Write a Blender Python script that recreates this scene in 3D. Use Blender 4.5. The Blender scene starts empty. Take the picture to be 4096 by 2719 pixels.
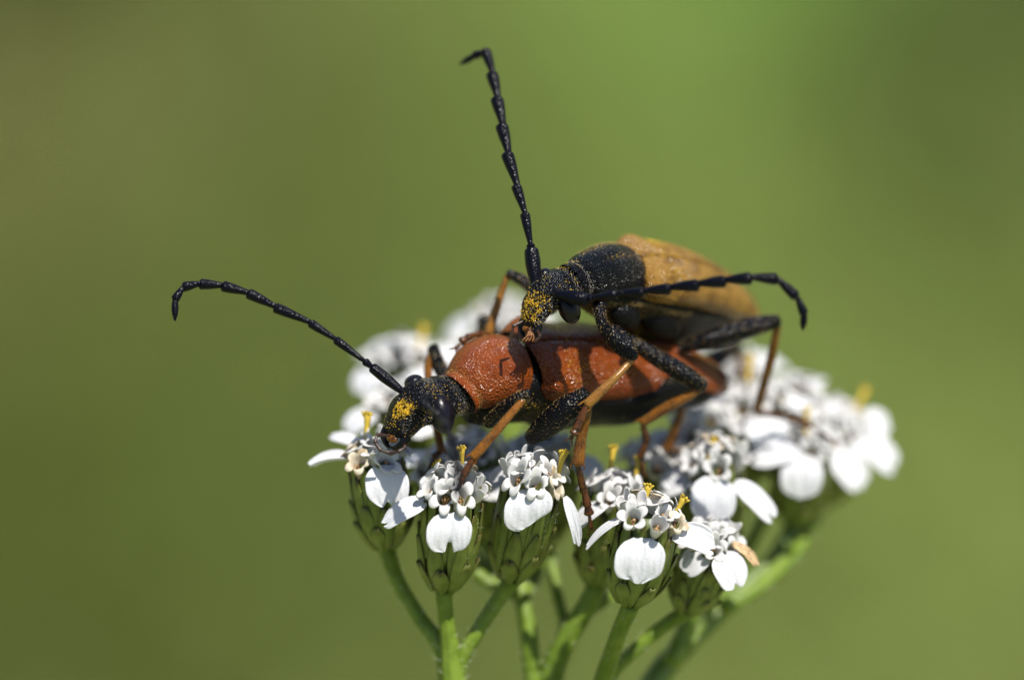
import bpy, math, random
import numpy as np
from mathutils import Matrix, Vector

# ------------------------------------------------------------------ camera, sky, sun, exposure
MM = 0.001                      # everything is modelled in millimetres and stored in metres
PITCH = math.radians(28.0)
DIST = 200.0                    # mm from lens to the plane of focus
PXMM = 100.0                    # photograph pixels per mm in the plane of focus
APERTURE = 11.0                 # mm
FWD = np.array([0.0, math.cos(PITCH), -math.sin(PITCH)])
UPV = np.array([0.0, math.sin(PITCH), math.cos(PITCH)])
RGT = np.array([1.0, 0.0, 0.0])
CAMPOS = -DIST * FWD
GROUND = -520.0                 # mm, ground level below the flower

scene = bpy.context.scene
cam_data = bpy.data.cameras.new('camera')
cam_data.sensor_width = 36.0
cam_data.lens = 36.0 * DIST / (4096 / PXMM)
cam_data.clip_start = 0.005
cam_data.clip_end = 500.0
cam_data.dof.use_dof = True
cam_data.dof.focus_distance = (DIST - 0.8) * MM
cam_data.dof.aperture_fstop = cam_data.lens / APERTURE
cam_data.dof.aperture_blades = 0
camera = bpy.data.objects.new('camera', cam_data)
scene.collection.objects.link(camera)
camera.location = CAMPOS * MM
camera.rotation_euler = (math.pi / 2 - PITCH, 0, 0)
scene.camera = camera

SUN_DIR = np.array([0.27, -0.16, 0.95]); SUN_DIR /= np.linalg.norm(SUN_DIR)   # towards the sun
world = bpy.data.worlds.new('World'); scene.world = world; world.use_nodes = True
wn = world.node_tree.nodes; wl = world.node_tree.links
sky = wn.new('ShaderNodeTexSky'); sky.sky_type = 'NISHITA'; sky.sun_disc = False
sky.sun_elevation = math.asin(SUN_DIR[2]); sky.sun_rotation = math.atan2(SUN_DIR[0], SUN_DIR[1])
wn['Background'].inputs['Strength'].default_value = 0.09
wl.new(sky.outputs[0], wn['Background'].inputs['Color'])
sun_data = bpy.data.lights.new('sun', 'SUN'); sun_data.energy = 5.0; sun_data.angle = math.radians(0.53)
sun_data.color = (1.0, 0.955, 0.88)
sun = bpy.data.objects.new('sun', sun_data); scene.collection.objects.link(sun)
sun.rotation_euler = Vector(SUN_DIR).to_track_quat('Z', 'Y').to_euler()
vs = scene.view_settings
vs.view_transform = 'Standard'; vs.look = 'None'; vs.exposure = 0.45; vs.gamma = 1.0; vs.use_curve_mapping = False
scene.render.engine = 'CYCLES'
scene.cycles.use_denoising = True
scene.cycles.max_bounces = 8
scene.cycles.transparent_max_bounces = 8

# ------------------------------------------------------------------ helpers
rng = np.random.default_rng(7)
random.seed(7)

def P(px, py, d=0.0):
    """photograph pixel (4096 wide) at depth d mm behind the plane of focus -> world point in mm"""
    k = (DIST + d) / DIST / PXMM
    return CAMPOS + FWD * (DIST + d) + RGT * ((px - 2048) * k) + UPV * ((1359.5 - py) * k)

def PP(L): return np.array([P(*p) for p in L])
def C(x, u, f): return RGT * x + UPV * u + FWD * f          # direction given in the camera's axes
def unit(v): v = np.asarray(v, float); return v / (np.linalg.norm(v) + 1e-12)

WORLD = {}                      # object name -> world matrix (metres)
def link(o, parent=None, mw=None):
    mw = mw or Matrix.Identity(4)
    scene.collection.objects.link(o)
    if parent is not None:
        o.parent = parent
        o.matrix_basis = WORLD[parent.name].inverted() @ mw
    else:
        o.matrix_basis = mw
    WORLD[o.name] = mw
    return o

def thing(name, label, cat, at, group=None):
    o = bpy.data.objects.new(name, None)
    o.empty_display_size = 0.002
    link(o, None, Matrix.Translation(Vector(np.asarray(at) * MM)))
    o['label'] = label; o['category'] = cat
    if group: o['group'] = group
    return o

def mesh_data(name, V, F, mats, mi=None, attr=None, smooth=True):
    me = bpy.data.meshes.new(name)
    me.from_pydata((np.asarray(V) * MM).tolist(), [], F)
    for m in (mats if isinstance(mats, (list, tuple)) else [mats]): me.materials.append(m)
    if mi is not None: me.polygons.foreach_set('material_index', np.asarray(mi, dtype=np.int32))
    if smooth: me.polygons.foreach_set('use_smooth', np.ones(len(me.polygons), dtype=bool))
    for k, a in (attr or {}).items():
        a = np.asarray(a, dtype=np.float32)
        if a.ndim == 1:
            at = me.attributes.new(k, 'FLOAT', 'POINT'); at.data.foreach_set('value', a)
        else:
            at = me.attributes.new(k, 'FLOAT_COLOR', 'POINT')
            at.data.foreach_set('color', np.concatenate([a, np.ones((len(a), 1), np.float32)], 1).ravel())
    me.update()
    return me

def obj(name, VF, mats, parent=None, origin=None, **kw):
    """one mesh object; VF in world mm, its origin put at the given point (or the mean)"""
    V, F = VF[0], VF[1]
    V = np.asarray(V, float)
    if origin is None: origin = V.mean(0)
    me = mesh_data(name, V - origin, F, mats, **kw)
    return link(bpy.data.objects.new(name, me), parent, Matrix.Translation(Vector(np.asarray(origin) * MM)))

def put(name, me, parent, M3, at):
    """object sharing mesh data, M3 = 3x3 columns (rotation*scale), at in mm"""
    m = Matrix([list(r) for r in M3]).to_4x4(); m.translation = Vector(np.asarray(at) * MM)
    return link(bpy.data.objects.new(name, me), parent, m)

def spline(pts, n, extra=None):
    """Catmull-Rom through pts (k, c), n samples evenly in arc length of the first three columns"""
    pts = np.asarray(pts, float)
    k = len(pts)
    if k == 2:
        t = np.linspace(0, 1, n)[:, None]; return pts[0] * (1 - t) + pts[1] * t
    ext = np.vstack([2 * pts[0] - pts[1], pts, 2 * pts[-1] - pts[-2]])
    out = []
    for i in range(k - 1):
        p0, p1, p2, p3 = ext[i:i + 4]
        t = np.linspace(0, 1, 24, endpoint=False)[:, None]
        out.append(0.5 * (2 * p1 + (p2 - p0) * t + (2 * p0 - 5 * p1 + 4 * p2 - p3) * t ** 2 + (3 * p1 - p0 - 3 * p2 + p3) * t ** 3))
    out = np.vstack(out + [pts[-1:]])
    seg = np.linalg.norm(np.diff(out[:, :3], axis=0), axis=1); s = np.r_[0, np.cumsum(seg)]
    q = np.linspace(0, s[-1], n)
    return np.stack([np.interp(q, s, out[:, c]) for c in range(out.shape[1])], 1)

def curve(xs, ys, q):
    """smooth interpolation of a profile"""
    a = spline(np.stack([xs, ys, np.zeros(len(xs))], 1), 200)
    return np.interp(q, a[:, 0], a[:, 1])

def grid_faces(n, m, wrap=False, flip=False, off=0):
    F = []
    mm = m if wrap else m - 1
    for i in range(n - 1):
        for j in range(mm):
            a = off + i * m + j; b = off + i * m + (j + 1) % m
            c = off + (i + 1) * m + (j + 1) % m; d = off + (i + 1) * m + j
            F.append((a, d, c, b) if flip else (a, b, c, d))
    return F

def frames(c, ref):
    t = np.gradient(c, axis=0); t /= np.linalg.norm(t, axis=1)[:, None] + 1e-12
    n = np.asarray(ref, float) - t * (t @ np.asarray(ref, float))[:, None]
    n /= np.linalg.norm(n, axis=1)[:, None] + 1e-12
    return t, n, np.cross(n, t)

def tube(pts, rad, n=24, m=12, ref=None, flat=1.0, cap=True, side=None):
    """tapered tube through pts; rad per point; rounded closed ends; side = (vec, amount per sample fn) shifts rings"""
    pts = np.asarray(pts, float); rad = np.asarray(rad, float)
    a = spline(np.c_[pts, rad], n)
    c, r = a[:, :3], np.maximum(a[:, 3], 0.002)
    if ref is None:
        d = unit(c[-1] - c[0]); ref = FWD if abs(d @ FWD) < 0.8 else UPV
    if cap:
        e = 4
        t0, t1 = unit(c[1] - c[0]), unit(c[-1] - c[-2])
        ph = np.linspace(0, np.pi / 2, e + 1)[:-1]
        c0 = [c[0] - t0 * r[0] * 0.6 * math.cos(p) for p in ph]; r0 = [max(r[0] * math.sin(p), 0.003) for p in ph]
        c1 = [c[-1] + t1 * r[-1] * 0.6 * math.cos(p) for p in ph[::-1]]; r1 = [max(r[-1] * math.sin(p), 0.003) for p in ph[::-1]]
        c = np.vstack([c0, c, c1]); r = np.r_[r0, r, r1]
    t, nn, b = frames(c, ref)
    if side is not None:
        c = c + side[0] * side[1](np.linspace(0, 1, len(c)))[:, None]
    th = np.linspace(0, 2 * np.pi, m, endpoint=False)
    V = c[:, None] + r[:, None, None] * (flat * np.cos(th)[None, :, None] * nn[:, None] + np.sin(th)[None, :, None] * b[:, None])
    V = V.reshape(-1, 3); k = len(c)
    F = grid_faces(k, m, True)
    F.append(tuple(range(m))[::-1]); F.append(tuple((k - 1) * m + j for j in range(m)))
    return V, F

def join(*parts):
    V, F, o = [], [], 0
    for v, f in parts:
        V.append(np.asarray(v)); F += [tuple(i + o for i in q) for q in f]; o += len(v)
    return np.vstack(V), F

def shell(G, thick):
    """closed shell from a (n,m,3) grid of points"""
    n, m = G.shape[:2]
    du = np.gradient(G, axis=0); dv = np.gradient(G, axis=1)
    N = np.cross(du, dv); N /= np.linalg.norm(N, axis=2)[..., None] + 1e-12
    A = G.reshape(-1, 3); B = (G - N * thick).reshape(-1, 3)
    F = grid_faces(n, m, False, True) + grid_faces(n, m, False, False, n * m)
    o = n * m
    ring = [(0, j) for j in range(m)] + [(i, m - 1) for i in range(1, n)] + [(n - 1, j) for j in range(m - 2, -1, -1)] + [(i, 0) for i in range(n - 2, 0, -1)]
    ids = [i * m + j for i, j in ring]
    for a, b in zip(ids, ids[1:] + ids[:1]): F.append((a, b, b + o, a + o))
    return np.vstack([A, B]), F

class Loft:
    """body piece: stations (px, py, d, half width, dorsal height, ventral depth) from rear to front, with a dorsal reference"""
    def __init__(s, st, dorsal=None, n=48, power=2.0, lateral=None):
        pts = np.array([list(P(*q[:3])) + list(q[3:6]) for q in st])
        a = spline(pts, n)
        s.c, s.w, s.hd, s.hv = a[:, :3], np.maximum(a[:, 3], .01), np.maximum(a[:, 4], .01), np.maximum(a[:, 5], .01)
        if lateral is not None:
            t, l, d = frames(s.c, lateral); d = -d   # d = t x l
        else:
            t, d, l = frames(s.c, dorsal)            # t forward, d dorsal, l = d x t : the beetle's own left
        s.t, s.d, s.l = t, d, l
        s.n, s.p = n, power
    def at(s, u, ang, k=1.0):
        """points at u in 0..1 (rear to front) and angle (0 = left side, 90 = top), arrays broadcast"""
        u, ang = np.broadcast_arrays(np.asarray(u, float), np.asarray(ang, float))
        x = np.linspace(0, 1, s.n)
        I = lambda A: np.stack([np.interp(u, x, A[:, i]) for i in range(3)], -1) if A.ndim == 2 else np.interp(u, x, A)
        ca, sa = np.cos(np.radians(ang)), np.sin(np.radians(ang))
        e = 2.0 / s.p
        ca, sa = np.sign(ca) * np.abs(ca) ** e, np.sign(sa) * np.abs(sa) ** e
        h = np.where(sa >= 0, I(s.hd), I(s.hv))
        return I(s.c) + k * ((I(s.w) * ca)[..., None] * I(s.l) + (h * sa)[..., None] * I(s.d))
    def closed(s, m=40, fn=None, n=None):
        n = n or s.n
        u = np.linspace(0, 1, n)[:, None]; a = np.linspace(0, 360, m, endpoint=False)[None]
        G = s.at(u, a)
        cc = s.at(u, a * 0, 0.0)
        if fn is not None: G = cc + (G - cc) * fn(u, a)[..., None]
        V = G.reshape(-1, 3); F = grid_faces(n, m, True, True)
        i0, i1 = len(V), len(V) + 1
        V = np.vstack([V, cc[0, :1], cc[-1, :1]])
        for j in range(m):
            F.append((i0, j, (j + 1) % m)); F.append((i1, (n - 1) * m + (j + 1) % m, (n - 1) * m + j))
        return V, F
    def sample(s, k, u0, u1, a0, a1):
        nu = max(2, int(math.sqrt(k * .55))); na = max(2, k // nu); k = nu * na     # jittered rows, as punctures lie
        iu, ia = np.meshgrid(np.arange(nu), np.arange(na), indexing='ij')
        u = u0 + (u1 - u0) * (iu.ravel() + rng.uniform(.1, .9, k)) / nu
        a = a0 + (a1 - a0) * (ia.ravel() + .5 * (iu.ravel() % 2) + rng.uniform(-.35, .35, k)) / na
        p = s.at(u, a); N = p - s.at(u, a, 0.0); N /= np.linalg.norm(N, axis=1)[:, None] + 1e-9
        x = np.linspace(0, 1, s.n)
        t = np.stack([np.interp(u, x, s.t[:, i]) for i in range(3)], 1)
        return p, N, t

def gauss(x, c, w): return np.exp(-((x - c) / w) ** 2)

def hairs(p, d, L, w):
    """thin tapering three-sided hairs from points p along directions d"""
    k = len(p); d = d / (np.linalg.norm(d, axis=1)[:, None] + 1e-9)
    a = np.cross(d, rng.normal(size=(k, 3))); a /= np.linalg.norm(a, axis=1)[:, None] + 1e-9
    b = np.cross(d, a)
    L = np.broadcast_to(L, k)[:, None]; w = np.broadcast_to(w, k)[:, None]
    V = np.stack([p + a * w, p - a * w * .5 + b * w * .87, p - a * w * .5 - b * w * .87, p + d * L], 1).reshape(-1, 3)
    F = []
    for i in range(k):
        o = 4 * i; F += [(o, o + 1, o + 3), (o + 1, o + 2, o + 3), (o + 2, o, o + 3)]
    return V, F

OCT = np.array([[1, 0, 0], [-1, 0, 0], [0, 1, 0], [0, -1, 0], [0, 0, 1], [0, 0, -1]], float)
OCF = [(0, 2, 4), (2, 1, 4), (1, 3, 4), (3, 0, 4), (2, 0, 5), (1, 2, 5), (3, 1, 5), (0, 3, 5)]
def grains(p, r):
    k = len(p); r = np.broadcast_to(r, k)
    V = (p[:, None] + OCT[None] * r[:, None, None]).reshape(-1, 3)
    F = [tuple(6 * i + j for j in f) for i in range(k) for f in OCF]
    return V, F

# ------------------------------------------------------------------ materials
def mat(name, col, rough=0.5, bump=None, var=None, spec=0.5, coat=0.0, transl=0.0, attr=None, sss=0.0, sheen=0.0, extra=None):
    """col linear rgb; bump=(kind, cell mm, depth mm, strength); var=(cell mm, colour2, lo, hi); attr=(name, colour at 1)"""
    m = bpy.data.materials.new(name); m.use_nodes = True
    nt = m.node_tree; N, L = nt.nodes, nt.links
    b = N['Principled BSDF']; out = N['Material Output']
    b.inputs['Roughness'].default_value = rough
    b.inputs['Specular IOR Level'].default_value = spec
    b.inputs['Coat Weight'].default_value = coat; b.inputs['Coat Roughness'].default_value = 0.15
    if sheen:
        b.inputs['Sheen Weight'].default_value = sheen; b.inputs['Sheen Roughness'].default_value = 0.4
    if sss:
        b.inputs['Subsurface Weight'].default_value = sss
        b.inputs['Subsurface Radius'].default_value = (1.0, 0.45, 0.2); b.inputs['Subsurface Scale'].default_value = 0.25 * MM
    tc = N.new('ShaderNodeTexCoord')
    rgb = N.new('ShaderNodeRGB'); rgb.outputs[0].default_value = (*col, 1); c = rgb.outputs[0]
    def mix(fac, a, b2):
        x = N.new('ShaderNodeMix'); x.data_type = 'RGBA'
        L.new(fac, x.inputs[0]); L.new(a, x.inputs[6])
        if isinstance(b2, tuple): x.inputs[7].default_value = (*b2, 1)
        else: L.new(b2, x.inputs[7])
        return x.outputs[2]
    def ramp(src, lo, hi):
        r = N.new('ShaderNodeMapRange'); r.inputs[1].default_value = lo; r.inputs[2].default_value = hi
        L.new(src, r.inputs[0]); return r.outputs[0]
    for v in (var if isinstance(var, list) else [var] if var else []):
        n = N.new('ShaderNodeTexNoise'); n.inputs['Scale'].default_value = 1 / (v[0] * MM); n.inputs['Detail'].default_value = 4
        L.new(tc.outputs['Object'], n.inputs['Vector'])
        c = mix(ramp(n.outputs['Fac'], v[2], v[3]), c, v[1])
    for a in (attr if isinstance(attr, list) else [attr] if attr else []):
        n = N.new('ShaderNodeAttribute'); n.attribute_name = a[0]
        c = n.outputs['Color'] if a[1] is None else mix(n.outputs['Fac'], c, a[1])
    L.new(c, b.inputs['Base Color'])
    if bump:
        last = None
        for kind, cell, depth, st in (bump if isinstance(bump, list) else [bump]):
            if kind == 'noise':
                n = N.new('ShaderNodeTexNoise'); n.inputs['Detail'].default_value = 3; o = n.outputs['Fac']
            else:
                n = N.new('ShaderNodeTexVoronoi'); n.feature = 'SMOOTH_F1' if kind == 'cells' else 'F1'; o = n.outputs['Distance']
            n.inputs['Scale'].default_value = 1 / (cell * MM)
            L.new(tc.outputs['Object'], n.inputs['Vector'])
            bp = N.new('ShaderNodeBump'); bp.inputs['Strength'].default_value = st; bp.inputs['Distance'].default_value = depth * MM
            L.new(o, bp.inputs['Height'])
            if last: L.new(last, bp.inputs['Normal'])
            last = bp.outputs[0]
        L.new(last, b.inputs['Normal'])
    if extra == 'veins':
        at = N.new('ShaderNodeAttribute'); at.attribute_name = 'across'
        nz = N.new('ShaderNodeTexNoise'); nz.inputs['Scale'].default_value = 1 / (.5 * MM); L.new(tc.outputs['Object'], nz.inputs['Vector'])
        ml = N.new('ShaderNodeMath'); ml.operation = 'MULTIPLY_ADD'; L.new(nz.outputs['Fac'], ml.inputs[0]); ml.inputs[1].default_value = .25; L.new(at.outputs['Fac'], ml.inputs[2])
        sn = N.new('ShaderNodeMath'); sn.operation = 'MULTIPLY'; L.new(ml.outputs[0], sn.inputs[0]); sn.inputs[1].default_value = 26.0
        si = N.new('ShaderNodeMath'); si.operation = 'SINE'; L.new(sn.outputs[0], si.inputs[0])
        bp = N.new('ShaderNodeBump'); bp.inputs['Strength'].default_value = .35; bp.inputs['Distance'].default_value = .018 * MM
        L.new(si.outputs[0], bp.inputs['Height'])
        if bump: L.new(last, bp.inputs['Normal'])
        L.new(bp.outputs[0], b.inputs['Normal'])
    if transl:
        t = N.new('ShaderNodeBsdfTranslucent'); L.new(c, t.inputs['Color'])
        ms = N.new('ShaderNodeMixShader'); ms.inputs[0].default_value = transl
        L.new(b.outputs[0], ms.inputs[1]); L.new(t.outputs[0], ms.inputs[2]); L.new(ms.outputs[0], out.inputs['Surface'])
    return m

M = {}
M['black'] = mat('black_cuticle', (.003, .003, .004), .20, [('pits', .095, .10, 1.0)], spec=.2)
M['black_body'] = mat('black_underside', (.004, .004, .004), .3, [('pits', .1, .04, .8)], spec=.12)
M['black_smooth'] = mat('black_gloss', (.005, .005, .006), .22, ('noise', .05, .01, .7), spec=.2)
M['black_leg'] = mat('black_leg', (.003, .003, .004), .22, [('pits', .09, .05, 1.0)], spec=.18)
M['black_antenna'] = mat('black_antenna', (.002, .002, .005), .28, [('pits', .07, .03, .7)], spec=.15)
M['eye'] = mat('eye', (.005, .004, .007), .28, ('cells', .04, .01, .6), spec=.3)
M['red'] = mat('red_pronotum', (.185, .040, .004), .15, [('pits', .085, .06, 1.0)], (.8, (.13, .023, .003), .42, .7), spec=.34)
M['red_elytra'] = mat('red_elytra', (.185, .040, .004), .15, [('pits', .115, .10, 1.0)], (1.0, (.12, .021, .003), .4, .7), spec=.34)
M['tan'] = mat('tan_elytra', (.235, .125, .022), .17, [('pits', .115, .08, 1.0)], (.8, (.12, .055, .010), .42, .68), spec=.35)
M['brown_leg'] = mat('brown_leg', (.205, .074, .007), .16, ('noise', .09, .03, .7), (.5, (.075, .02, .003), .42, .68), spec=.35)
M['gold_leg'] = mat('gold_leg', (.25, .108, .014), .15, ('noise', .09, .03, .7), (.5, (.14, .05, .008), .45, .7), spec=.4)
M['dark_leg'] = mat('dark_leg', (.03, .012, .006), .3, ('noise', .06, .015, .6))
M['tarsus'] = mat('tarsus', (.085, .028, .005), .22, ('noise', .06, .03, .8), (.25, (.02, .008, .003), .42, .62), spec=.4)
M['mouth'] = mat('mouth_amber', (.20, .075, .010), .25, ('noise', .07, .03, .8), (.2, (.05, .015, .004), .45, .6), spec=.3)
M['hair'] = mat('golden_hair', (.34, .22, .08), .35)
M['setae'] = mat('pale_setae', (.75, .70, .62), .25)
M['setae_gold'] = mat('gold_setae', (.72, .46, .16), .3)
M['hair_grey'] = mat('grey_hair', (.10, .08, .055), .35)
M['hair_dark'] = mat('dark_hair', (.05, .035, .02), .4)
M['pollen'] = mat('pollen', (.82, .50, .02), .6)
M['petal'] = mat('petal', (.72, .725, .745), .5, [('noise', .07, .03, .7), ('noise', .6, .05, .4)], [(.5, (.68, .68, .67), .5, .75)], spec=.3, transl=.25, extra='veins')
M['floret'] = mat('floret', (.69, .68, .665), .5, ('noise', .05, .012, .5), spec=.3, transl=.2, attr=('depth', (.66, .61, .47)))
M['wilted'] = mat('wilted_floret', (.62, .55, .42), .6, ('noise', .08, .03, .7), (.3, (.42, .30, .16), .5, .7), transl=.15)
M['anther'] = mat('anther', (.42, .27, .12), .6, ('noise', .06, .03, .8), (.1, (.20, .10, .035), .4, .6))
M['style'] = mat('yellow_style', (.62, .44, .045), .5, ('noise', .05, .015, .6), transl=.15)
M['withered'] = mat('withered', (.48, .34, .18), .6, ('noise', .1, .03, .7), (.25, (.20, .11, .04), .45, .65))
M['bract'] = mat('bract', (.22, .28, .055), .40, [('noise', .08, .02, .6)], (.5, (.15, .20, .035), .4, .65), transl=.25, attr=('rim', (.075, .042, .014)))
M['core'] = mat('involucre', (.07, .10, .018), .5, ('noise', .1, .02, .5))
M['stem'] = mat('stem', (.165, .24, .028), .42, [('noise', .15, .04, .7)], (.6, (.11, .175, .016), .4, .65), transl=.05, spec=.25)
M['stem_pale'] = mat('stem_pale', (.13, .20, .025), .42, [('noise', .12, .02, .5)], (.8, (.10, .17, .02), .4, .65), transl=.05)
M['white_hair'] = mat('plant_hair', (.55, .58, .45), .5)
M['grass'] = mat('grass', (.1, .14, .03), .5, attr=('tint', None), spec=.25, transl=.45)
M['ground'] = mat('ground', (.20, .22, .07), .9, ('noise', 20, 5, .6), [(60, (.15, .18, .045), .4, .6), (250, (.24, .23, .085), .45, .6)])

# ------------------------------------------------------------------ setting: ground and meadow
R = 300e3
obj('ground', (np.array([[-R, -R, GROUND], [R, -R, GROUND], [R, R, GROUND], [-R, R, GROUND]]), [(0, 1, 2, 3)]), M['ground'], origin=np.array([0, 0, GROUND]))
bpy.data.objects['ground']['kind'] = 'structure'

def vnoise(x, y, s, seed):
    r = np.random.default_rng(seed); T = r.uniform(0, 1, (64, 64))
    gx, gy = x / s, y / s; ix, iy = np.floor(gx).astype(int), np.floor(gy).astype(int); fx, fy = gx - ix, gy - iy
    fx, fy = fx * fx * (3 - 2 * fx), fy * fy * (3 - 2 * fy)
    g = lambda a, b: T[a % 64, b % 64]
    return (g(ix, iy) * (1 - fx) + g(ix + 1, iy) * fx) * (1 - fy) + (g(ix, iy + 1) * (1 - fx) + g(ix + 1, iy + 1) * fx) * fy

def meadow():
    n1, n2 = 24000, 9000
    x = np.r_[rng.uniform(-300, 300, n1), rng.uniform(-2200, 2200, n2)]
    y = np.r_[rng.uniform(550, 1500, n1), rng.uniform(150, 5200, n2)]
    n = n1 + n2
    tall = vnoise(x, y, 130, 3); hue = vnoise(x, y, 150, 5); dry = vnoise(x, y, 220, 11)
    h = (58 + 24 * tall) * rng.uniform(.6, 1.25, n)
    # tussocks and patches: (photo pixel they lie behind, size mm, colour, strength)
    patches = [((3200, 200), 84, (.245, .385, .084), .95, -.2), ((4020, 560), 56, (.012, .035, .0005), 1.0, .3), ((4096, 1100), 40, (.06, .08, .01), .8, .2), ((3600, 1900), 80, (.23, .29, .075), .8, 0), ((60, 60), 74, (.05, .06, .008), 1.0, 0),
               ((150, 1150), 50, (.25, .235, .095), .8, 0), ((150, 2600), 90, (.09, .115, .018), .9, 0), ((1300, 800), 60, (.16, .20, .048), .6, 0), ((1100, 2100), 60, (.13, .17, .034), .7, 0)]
    masks = []
    lean = h * rng.uniform(.4, 1.6, n); la = rng.uniform(0, 2 * np.pi, n); xm, ym = x + np.cos(la) * lean * .6, y + np.sin(la) * lean * .6
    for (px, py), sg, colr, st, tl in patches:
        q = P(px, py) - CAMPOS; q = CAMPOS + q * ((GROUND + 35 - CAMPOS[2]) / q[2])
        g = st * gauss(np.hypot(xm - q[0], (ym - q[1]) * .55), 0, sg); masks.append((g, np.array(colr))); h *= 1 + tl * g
    w = rng.uniform(1.6, 3.4, n)
    a = rng.uniform(0, 2 * np.pi, n)
    base = np.stack([x, y, np.full(n, GROUND)], 1)
    wd = np.stack([np.cos(a), np.sin(a), a * 0], 1) * w[:, None]
    ld = np.stack([np.cos(la), np.sin(la), la * 0], 1)
    mid = base + ld * (lean * .35)[:, None]; mid[:, 2] += h * .6
    tip = base + ld * lean[:, None]; tip[:, 2] += h
    V = np.stack([base - wd, base + wd, mid + wd * .8, mid - wd * .8, tip], 1).reshape(-1, 3)
    F = []
    for i in range(n):
        o = 5 * i; F += [(o, o + 1, o + 2, o + 3), (o + 3, o + 2, o + 4)]
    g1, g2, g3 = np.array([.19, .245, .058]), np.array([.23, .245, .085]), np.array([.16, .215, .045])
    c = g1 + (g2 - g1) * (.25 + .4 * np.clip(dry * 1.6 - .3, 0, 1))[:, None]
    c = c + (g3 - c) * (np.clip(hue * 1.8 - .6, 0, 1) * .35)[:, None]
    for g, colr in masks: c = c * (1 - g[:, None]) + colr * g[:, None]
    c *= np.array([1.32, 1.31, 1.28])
    c *= rng.uniform(.8, 1.2, n)[:, None]
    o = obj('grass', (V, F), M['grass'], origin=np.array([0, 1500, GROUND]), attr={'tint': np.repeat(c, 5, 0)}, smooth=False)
    o['kind'] = 'stuff'; o['label'] = 'green and olive meadow grass far behind the flower'; o['category'] = 'grass'
meadow()

# ------------------------------------------------------------------ the yarrow
yarrow_base = np.array([120., 60., GROUND])
yarrow = thing('yarrow', 'white flowering yarrow with a flat cluster of small heads on green stems', 'flower', yarrow_base)

def involucre_r(z):             # z 0 (stem) .. 1 (rim), radius in units of head radius
    return curve([0, .08, .25, .5, .75, 1.0], [.28, .52, .86, 1.0, 1.0, .93], np.asarray(z))

def bract_mesh(z0, z1, half, off, flare, seed):
    """one bract on a unit involucre (radius 1, height 1 -> scaled later), at azimuth 0 (+x)"""
    r = np.random.default_rng(seed)
    n, m = 11, 9
    v = np.linspace(0, 1, n); s = np.linspace(-1, 1, m)
    wid = half * np.clip(np.sin(np.pi * (v * .90 + .08)) ** .75, .04, 1)
    G = np.zeros((n, m, 3)); rim = np.zeros((n, m))
    for i in range(n):
        z = z0 + (z1 - z0) * v[i]
        for j in range(m):
            a = wid[i] * s[j]
            rr = float(involucre_r(z)) + off * (1 - .35 * s[j] ** 2) + .07 * math.exp(-(s[j] / .28) ** 2) * (1 - .6 * v[i]) + flare * v[i] ** 3
            G[i, j] = (rr * math.cos(a), rr * math.sin(a), z)
            e = max(abs(s[j]), v[i] ** 1.6)
            rim[i, j] = np.clip((e - .66) / .28, 0, 1) * (.3 + .7 * r.uniform()) * (.35 + .65 * v[i])
    G[..., :2] *= 1.14; G[..., 2] *= 3.0       # -> mm for a standard head
    V, F = shell(G, .06)
    rr = rim.ravel()
    return mesh_data('bract', V, F, M['bract'], attr={'rim': np.r_[rr, rr]})

BR_ROWS = [(.00, .34, .40, .16, .14, 7), (.04, .62, .34, .12, .13, 8), (.16, .88, .30, .08, .10, 9), (.40, 1.08, .29, .03, .08, 9)]
BRACTS = [[bract_mesh(z0, z1 + .05 * k, hw * (1 - .08 * k), of, fl, 10 * i + k) for k in range(2)] for i, (z0, z1, hw, of, fl, n) in enumerate(BR_ROWS)]

def core_mesh():
    z = np.linspace(0, 1, 16); m = 24; th = np.linspace(0, 2 * np.pi, m, endpoint=False)
    r = involucre_r(z) * .985; zz = list(z * 3.0); rr = list(r * 1.14)
    for k in (.3, .6, .9): zz.append(3.0 + .42 * math.sin(k * 1.57)); rr.append(1.14 * .9 * math.cos(k * 1.5))
    V = np.array([[q * math.cos(t), q * math.sin(t), zq] for q, zq in zip(rr, zz) for t in th])
    F = grid_faces(len(zz), m, True); F.append(tuple(range(m))[::-1]); F.append(tuple((len(zz) - 1) * m + j for j in range(m)))
    return mesh_data('flower_head', V, F, M['core'])
CORE = core_mesh()

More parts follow.
